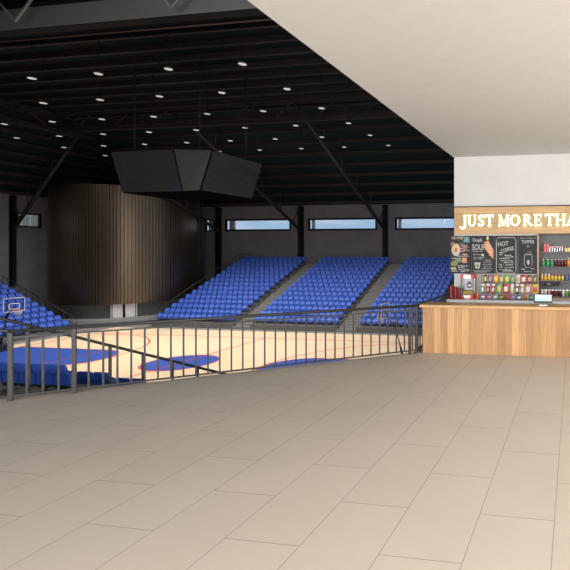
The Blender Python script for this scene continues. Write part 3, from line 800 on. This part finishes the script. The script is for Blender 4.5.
# board 3
t, w = board('chalk menu board with rounded white border and the words HOT COFFEE', -1.955, -1.395)
m = MB(); bpts = []
for cx_, cz_, a_ in ((.47, .82, 0), (.09, .82, 90), (.09, .10, 180), (.47, .10, 270)):
    for j in range(5): a = math.radians(a_+j*22.5); bpts.append((cx_+.055*math.cos(a), -.004, cz_+.085*math.sin(a)))
m.tube(bpts, .010, 5, closed=True); m.done('border', M_chalkline, t)
text_mesh('HOT', .15, M_chalkline, t, .21, .70, -.002, tilt=.10, sx=.85)
text_mesh('COFFEE', .13, M_chalkline, t, .32, .56, -.002, tilt=.25, sx=.75)
m = MB()
for z, a, b in ((.52, .1, .18), (.47, .1, .2), (.45, .24, .42), (.41, .26, .46), (.37, .1, .36), (.32, .14, .46), (.27, .22, .47), (.22, .1, .2), (.21, .26, .46), (.16, .1, .2), (.15, .24, .47), (.10, .12, .42), (.06, .2, .46)): scribble(m, a, b, z, .022)
m.done('chalk_writing', M_chalkline, t)
# board 4
t, w = board('chalk menu board with a drawn jar under the word TOPPER', -1.37, -.91)
text_mesh('TOPPER', .115, M_chalkline, t, .24, .76, -.002, sx=.78)
m = MB(); scribble(m, .05, .44, .88, .02); m.box(.21, .27, -.004, 0, .67, .70); m.done('chalk_writing', c_dgr, t)
m = MB(); jp = [(.19, -.004, .54), (.31, -.004, .54), (.345, -.004, .46), (.345, -.004, .22), (.31, -.004, .16), (.19, -.004, .16), (.155, -.004, .22), (.155, -.004, .46)]
m.tube(jp, .007, 5, closed=True); m.box(.19, .31, -.004, 0, .47, .49); oval(m, .25, .29, .03, .065); m.done('jar_drawing', M_chalkline, t)
m = MB()
for z, a, b in ((.11, .08, .17), (.12, .32, .42), (.05, .14, .35)): scribble(m, a, b, z, .02)
m.done('chalk_writing', M_chalkline, t)

# popcorn machine
pm = thing('popcorn_machine', 'red and clear popcorn machine beside the stacked red cups', 'popcorn machine', (-2.57, 11.34, BZ))
MB().box(-.155, .155, -.15, .15, 0, .10, .01).done('base', M_red, pm)
m = MB(); m.prism([(-.10, .10), (.10, .10), (.065, .02), (-.065, .02)], -.165, -.15, 'Y'); m.done('tray', M_wp, pm)
for sx in (-1, 1):
    for sy in (-1, 1): MB().box(sx*.145-.012, sx*.145+.012, sy*.14-.012, sy*.14+.012, .10, .50).done('corner_post', M_dark, pm)
MB().box(-.14, .14, -.145, -.14, .10, .50).done('glass_front', M_glass2, pm)
MB().box(-.15, .15, .13, .14, .10, .50).done('back_panel', M_stone, pm)
MB().lathe([(.04, 0), (.07, .02), (.07, .09), (.05, .11), (.03, .16)], (0.02, 0, .27), 12).done('kettle', M_chrome, pm)
MB().box(-.13, .13, -.12, .12, .105, .20, .03).done('popcorn', M_popc, pm)
MB().box(-.17, .17, -.165, .16, .50, .60, .02).done('canopy', M_red, pm)
MB().box(-.085, .085, -.172, -.16, .505, .595).done('header_sign', mat('lit_header', (.9, .9, .9), .5, emis=(1, .95, .95), estr=.7), pm)
# cups
for x, h, lb in ((-3.0, .31, 'dark red stack of cups on the counter end, leftmost and tallest'), (-2.89, .295, 'dark red stack of cups, middle one of three'), (-2.785, .27, 'dark red stack of cups, nearest the popcorn machine')):
    m = MB(); prof = []; n = int(h/.03)
    for k in range(n): z = k*h/n; prof += [(.047, z), (.051, z+.022), (.047, z+.024)]
    prof += [(.044, h), (.035, h)]
    tag(m.lathe(prof, n=16).done('cup_stack', M_cup, None, (x, 11.28, BZ)), lb, 'cups', 'stacks of red cups')
# sauce bottle
b_ = thing('sauce_bottle', 'small orange bottle right of the popcorn machine', 'bottle', (-2.33, 11.25, BZ))
MB().lathe([(.03, 0), (.03, .12), (.012, .16), (.012, .18)], n=10).done('bottle_body', M_orange, b_); MB().lathe([(.014, .18), (.012, .21)], n=8).done('cap', c_yel, b_)

# snack rack
rk = thing('snack_rack', 'low three-tier metal snack rack under the menu boards', 'rack', (-2.28, 11.25, BZ))
RW = 1.38
tiers = [(0.012, -.06), (.145, .08), (.385, .22)]
for z, y in tiers:
    m = MB(); m.box(0, RW, y-.08, y+.07, z-.012, z); m.done('shelf', M_grey, rk)
for x in (-.005, RW-.01):
    m = MB(); m.box(x, x+.015, .28, .295, 0, .60); m.box(x, x+.015, -.14, .28, 0, .012); m.done('side_frame', M_grey, rk)
def packet(w, h, x, tier, cols, label, group, lid=False):
    z0, y = tiers[tier]
    t = thing('snack_packet' if not lid else 'snack_tub', label, 'snack', (-2.28+x, 11.25+y-.01, BZ+z0+.001), group=group)
    if lid:
        m = MB(); m.lathe([(w*.42, 0), (w*.5, h*.78), (w*.5, h*.8)], n=12); m.done('tub_body', cols[0], t)
        m = MB(); m.box(-w*.3, w*.3, -w*.5-.004, -w*.46, h*.2, h*.6); m.done('tub_label', cols[1], t)
        MB().lathe([(w*.52, h*.80), (w*.52, h*.9), (w*.3, h)], n=12).done('tub_lid', M_wp, t)
    else:
        m = MB(); P = []; nx, nz = 4, 6
        for side in (1, -1):
            G = []
            for i in range(nz+1):
                v = i/nz; r = []
                for j in range(nx+1):
                    u = j/nx*2-1; th = .030*(1-abs(u)**3)*(1-abs(2*v-1)**4); r.append((u*w/2, -side*th, v*h))
                G.append(r)
            m.grid(G)
        m.done('packet_body', cols[0], t)
        m = MB(); m.grid([[(u*w*.33, -.034*(1-abs(u*.66)**3)*(1-abs(2*v-1)**4)-.003, v*h) for u in (-1, 0, 1)] for v in (.22, .4, .6, .74)]); m.done('packet_label', cols[1], t)
P_ = lambda n, c: flat('pk_'+n, tuple(k*.78 for k in c), .4)
kb, pu, yl, gy, gn, rd, wh, pk, og, db = P_('brown', (.16, .07, .03)), P_('purple', (.28, .14, .34)), P_('yellow', (.75, .55, .08)), P_('grey', (.3, .3, .33)), P_('green', (.20, .48, .10)), P_('red', (.60, .04, .03)), P_('white', (.75, .75, .72)), P_('pink', (.75, .25, .25)), P_('orange', (.70, .3, .05)), P_('darkblue', (.04, .12, .22))
top = [('brown', kb, yl, .085), ('purple', pu, gy, .10), ('golden', og, yl, .12), ('grey', gy, yl, .10), ('bright green', gn, yl, .12), ('grey-green', gy, gn, .10), ('orange and white', wh, og, .10), ('dark red', rd, wh, .12), ('maroon', kb, pk, .12), ('brown and green', kb, gn, .09)]
x = .07
for i, (n, a, b, wd) in enumerate(top):
    packet(wd*1.05, .20, x+wd/2, 2, (a, b), '%s snack bag on the snack rack top tier, %s from left' % (n, ORD[i]), 'snack bags on the top tier'); x += wd*1.05+.024
mid = [('green', gn, wh, .09, 1), ('red', rd, pk, .09, 1), ('red and white', rd, wh, .085, 1), ('pale green', gn, yl, .12, 0), ('red oval', rd, wh, .14, 0), ('white and yellow', wh, yl, .085, 1), ('dark', kb, wh, .08, 1), ('yellow and white', yl, wh, .085, 1), ('pink', pk, wh, .12, 0), ('bright yellow', yl, rd, .15, 0)]
x = .03
for i, (n, a, b, wd, ld) in enumerate(mid):
    packet(wd, .225, x+wd/2, 1, (a, b), '%s %s on the snack rack middle tier, %s from left' % (n, 'lidded tub' if ld else 'snack bag', ORD[i]), 'snacks on the middle tier', bool(ld)); x += wd+(.04 if i < 9 else 0)
low = [('violet', pu, wh, .13), ('deep purple', pu, pk, .13), ('silver', gy, wh, .12), ('brown and green', kb, gn, .13), ('dark red', rd, kb, .12), ('plum', pu, gy, .12), ('blue', db, wh, .12), ('orange', og, kb, .13), ('teal', db, gn, .12)]
x = .04
for i, (n, a, b, wd) in enumerate(low):
    packet(wd, .11, x+wd/2, 0, (a, b), '%s small packet on the snack rack bottom tier, %s from left' % (n, ORD[i]), 'packets on the bottom tier'); x += wd+.022

# open display cooler
cl = thing('display_cooler', 'dark open display cabinet with drink shelves right of the menu boards', 'cooler', (-.90, 11.62, 0))
MB().box(0, .04, 0, .56, 0.9, 2.485).done('side_panel', mat('wood_side', (.36, .24, .16), .5, var=.1, scale=6, stretch=(8, 8, 1)), cl)
MB().box(.04, 5, .42, .56, .004, 2.485).done('back_panel', M_dark, cl)
MB().box(.04, 5, .03, .42, .80, .90).done('plinth', M_oak_top, cl)
SH = [.935, 1.325, 1.67, 2.04]
for z in SH: MB().box(.045, 5, .10, .42, z-.02, z).done('shelf', M_dark, cl)
def cyl_item(nm, lb, cat, x, y, z, prof, m1, cap=None, mcap=None, gp=None):
    if cap is None: return tag(MB().lathe(prof, n=12).done(nm, m1, None, (x, y, z)), lb, cat, gp)
    t = thing(nm, lb, cat, (x, y, z), group=gp)
    MB().lathe(prof, n=12).done('bottle_body', m1, t); MB().lathe(cap, n=10).done('cap', mcap, t)
    return t
X0 = -.90; YB = 11.80
bott = [(.034, 0), (.036, .10), (.030, .13), (.014, .155), (.014, .165)]; bcap = [(.016, .165), (.016, .185)]
grb = P_('bottlegreen', (.06, .42, .14)); mar = P_('maroon', (.14, .02, .03)); orr = P_('orangedrink', (.85, .33, .04)); yel2 = P_('juice', (.85, .52, .08)); blu2 = P_('bluecan', (.10, .2, .55))
# shelf 4 (top): red blocks
k = 0
for zi in (0, 1):
    for xi in (0, 1):
        m = MB(); m.box(-.032, .032, -.03, .03, 0, .10, .006)
        o = m.done('drink_carton', P_('coral', (.70, .10, .09)), None, (-.715+xi*.072, YB+.03, SH[3]+.001+zi*.102)); tag(o, 'red drink carton on the top cabinet shelf, %s %s of four' % (('lower', 'upper')[zi], ('left', 'right')[xi]), 'carton', 'red cartons on the top shelf')
ln = thing('divider_rail', 'thin red and white rail across the top cabinet shelf', 'rail', (-.44, YB+.02, SH[3]+.001))
MB().box(-.17, .17, -.006, .006, .10, .118).done('rail_bar', P_('coral', (.7, .1, .09)), ln); MB().box(-.17, .17, -.0065, .0065, .118, .128).done('rail_edge', M_wp, ln)
for k in range(6): MB().box(-.16+k*.062, -.156+k*.062, -.005, .005, 0, .10).done('divider', M_chrome, ln)
for k in range(3): tag(MB().box(-.035, .035, -.03, .03, 0, .10, .006).done('drink_carton', P_('straw', (.8, .62, .2)), None, (-.195+k*.08, YB+.03, SH[3]+.03-.029)), 'pale yellow carton on the top cabinet shelf, %s from the left' % ORD[k], 'carton', 'yellow cartons on the top shelf')
# shelf 3
for k in range(3): cyl_item('drink_bottle', 'green bottle with white cap on the second cabinet shelf, %s from the left' % ORD[k], 'bottle', -.755+k*.105, YB+.02, SH[2]+.001, bott, grb, bcap, M_wp, 'green bottles')
for k in range(4): cyl_item('drink_bottle', 'dark maroon bottle on the second cabinet shelf, %s from the left' % ORD[k], 'bottle', -.46+k*.083, YB+.02, SH[2]+.001, bott, mar, bcap, M_wp, 'maroon bottles')
for k in range(4): cyl_item('drink_bottle', 'orange drink bottle on the second cabinet shelf, %s from the left' % ORD[k], 'bottle', -.135+k*.083, YB+.02, SH[2]+.001, [(r*1.05, z*1.15) for r, z in bott], orr, [(r, z*1.15) for r, z in bcap], M_wp, 'orange bottles')
# shelf 2
jar = [(.036, 0), (.037, .09), (.030, .105), (.030, .12)]
for k in range(7): cyl_item('juice_jar', 'yellow juice jar on the third cabinet shelf, %s from the left' % ORD[k], 'jar', -.79+k*.085, YB+.02, SH[1]+.001, jar, yel2 if k < 4 else yl, [(.02, .12), (.02, .165)], M_wp if k < 3 else P_('pinkcap', (.5, .15, .18)), 'yellow juice jars')
for k in range(4): cyl_item('juice_jar', 'blue jar on the third cabinet shelf, %s from the left' % ORD[k], 'jar', -.18+k*.085, YB+.02, SH[1]+.001, jar, blu2, [(.02, .12), (.02, .165)], P_('pinkcap', (.5, .15, .18)), 'blue jars')
# shelf 1: black box hung above, and tubs
bb = thing('card_reader_box', 'black box hanging under the third cabinet shelf', 'box', (-.555, YB-.02, 1.185))
MB().box(-.19, .19, -.07, .08, .0, .115, .01).done('box_body', M_black, bb); MB().box(-.10, -.02, -.075, -.07, .03, .08).done('slot', M_dark, bb)
lowc = [(wh, 'white'), (wh, 'second white'), (pk, 'pale pink'), (mar, 'dark maroon'), (kb, 'brown'), (mar, 'second maroon'), (wh, 'milky'), (gn, 'green'), (gy, 'grey'), (kb, 'dark brown')]
for k, (c, n) in enumerate(lowc): cyl_item('drink_cup', '%s cup on the lowest cabinet shelf, %s from the left' % (n, ORD[k]), 'cup', -.79+k*.088, YB+.0, SH[0]+.001, [(.028, 0), (.040, .13), (.040, .135)], c, [(.042, .135), (.042, .15), (.02, .17)], M_wp, 'cups on the lowest shelf')

# till screen
ps = thing('till_screen', 'small tilted touchscreen till standing on the oak counter', 'till', (-.605, 9.37, .986))
MB().box(-.085, .085, -.05, .07, 0, .018, .004).done('foot', M_wp, ps)
MB().tube([(0, .03, .015), (0, .03, .12)], .018, 8).done('stem', M_chrome, ps)
hd = MB().box(-.185, .185, -.012, .012, 0, .185, .006).done('screen_housing', M_hand, ps, (0, -.01, .045)); hd.rotation_euler = (-.22, 0, 0)
MB().box(-.160, .160, -.0155, -.0125, .045, .165).done('display', mat('lit_display', (.5, .7, .8), .4, emis=(.75, .92, 1), estr=.75), hd)
m = MB()
for k in range(7): m.box(-.15+k*.043, -.15+k*.043+.032, -.018, -.0155, .052, .052+random.uniform(.03, .055))
m.done('display_tiles', mat('lit_tiles', (.1, .5, .7), .4, emis=(.10, .5, .75), estr=.7), hd)
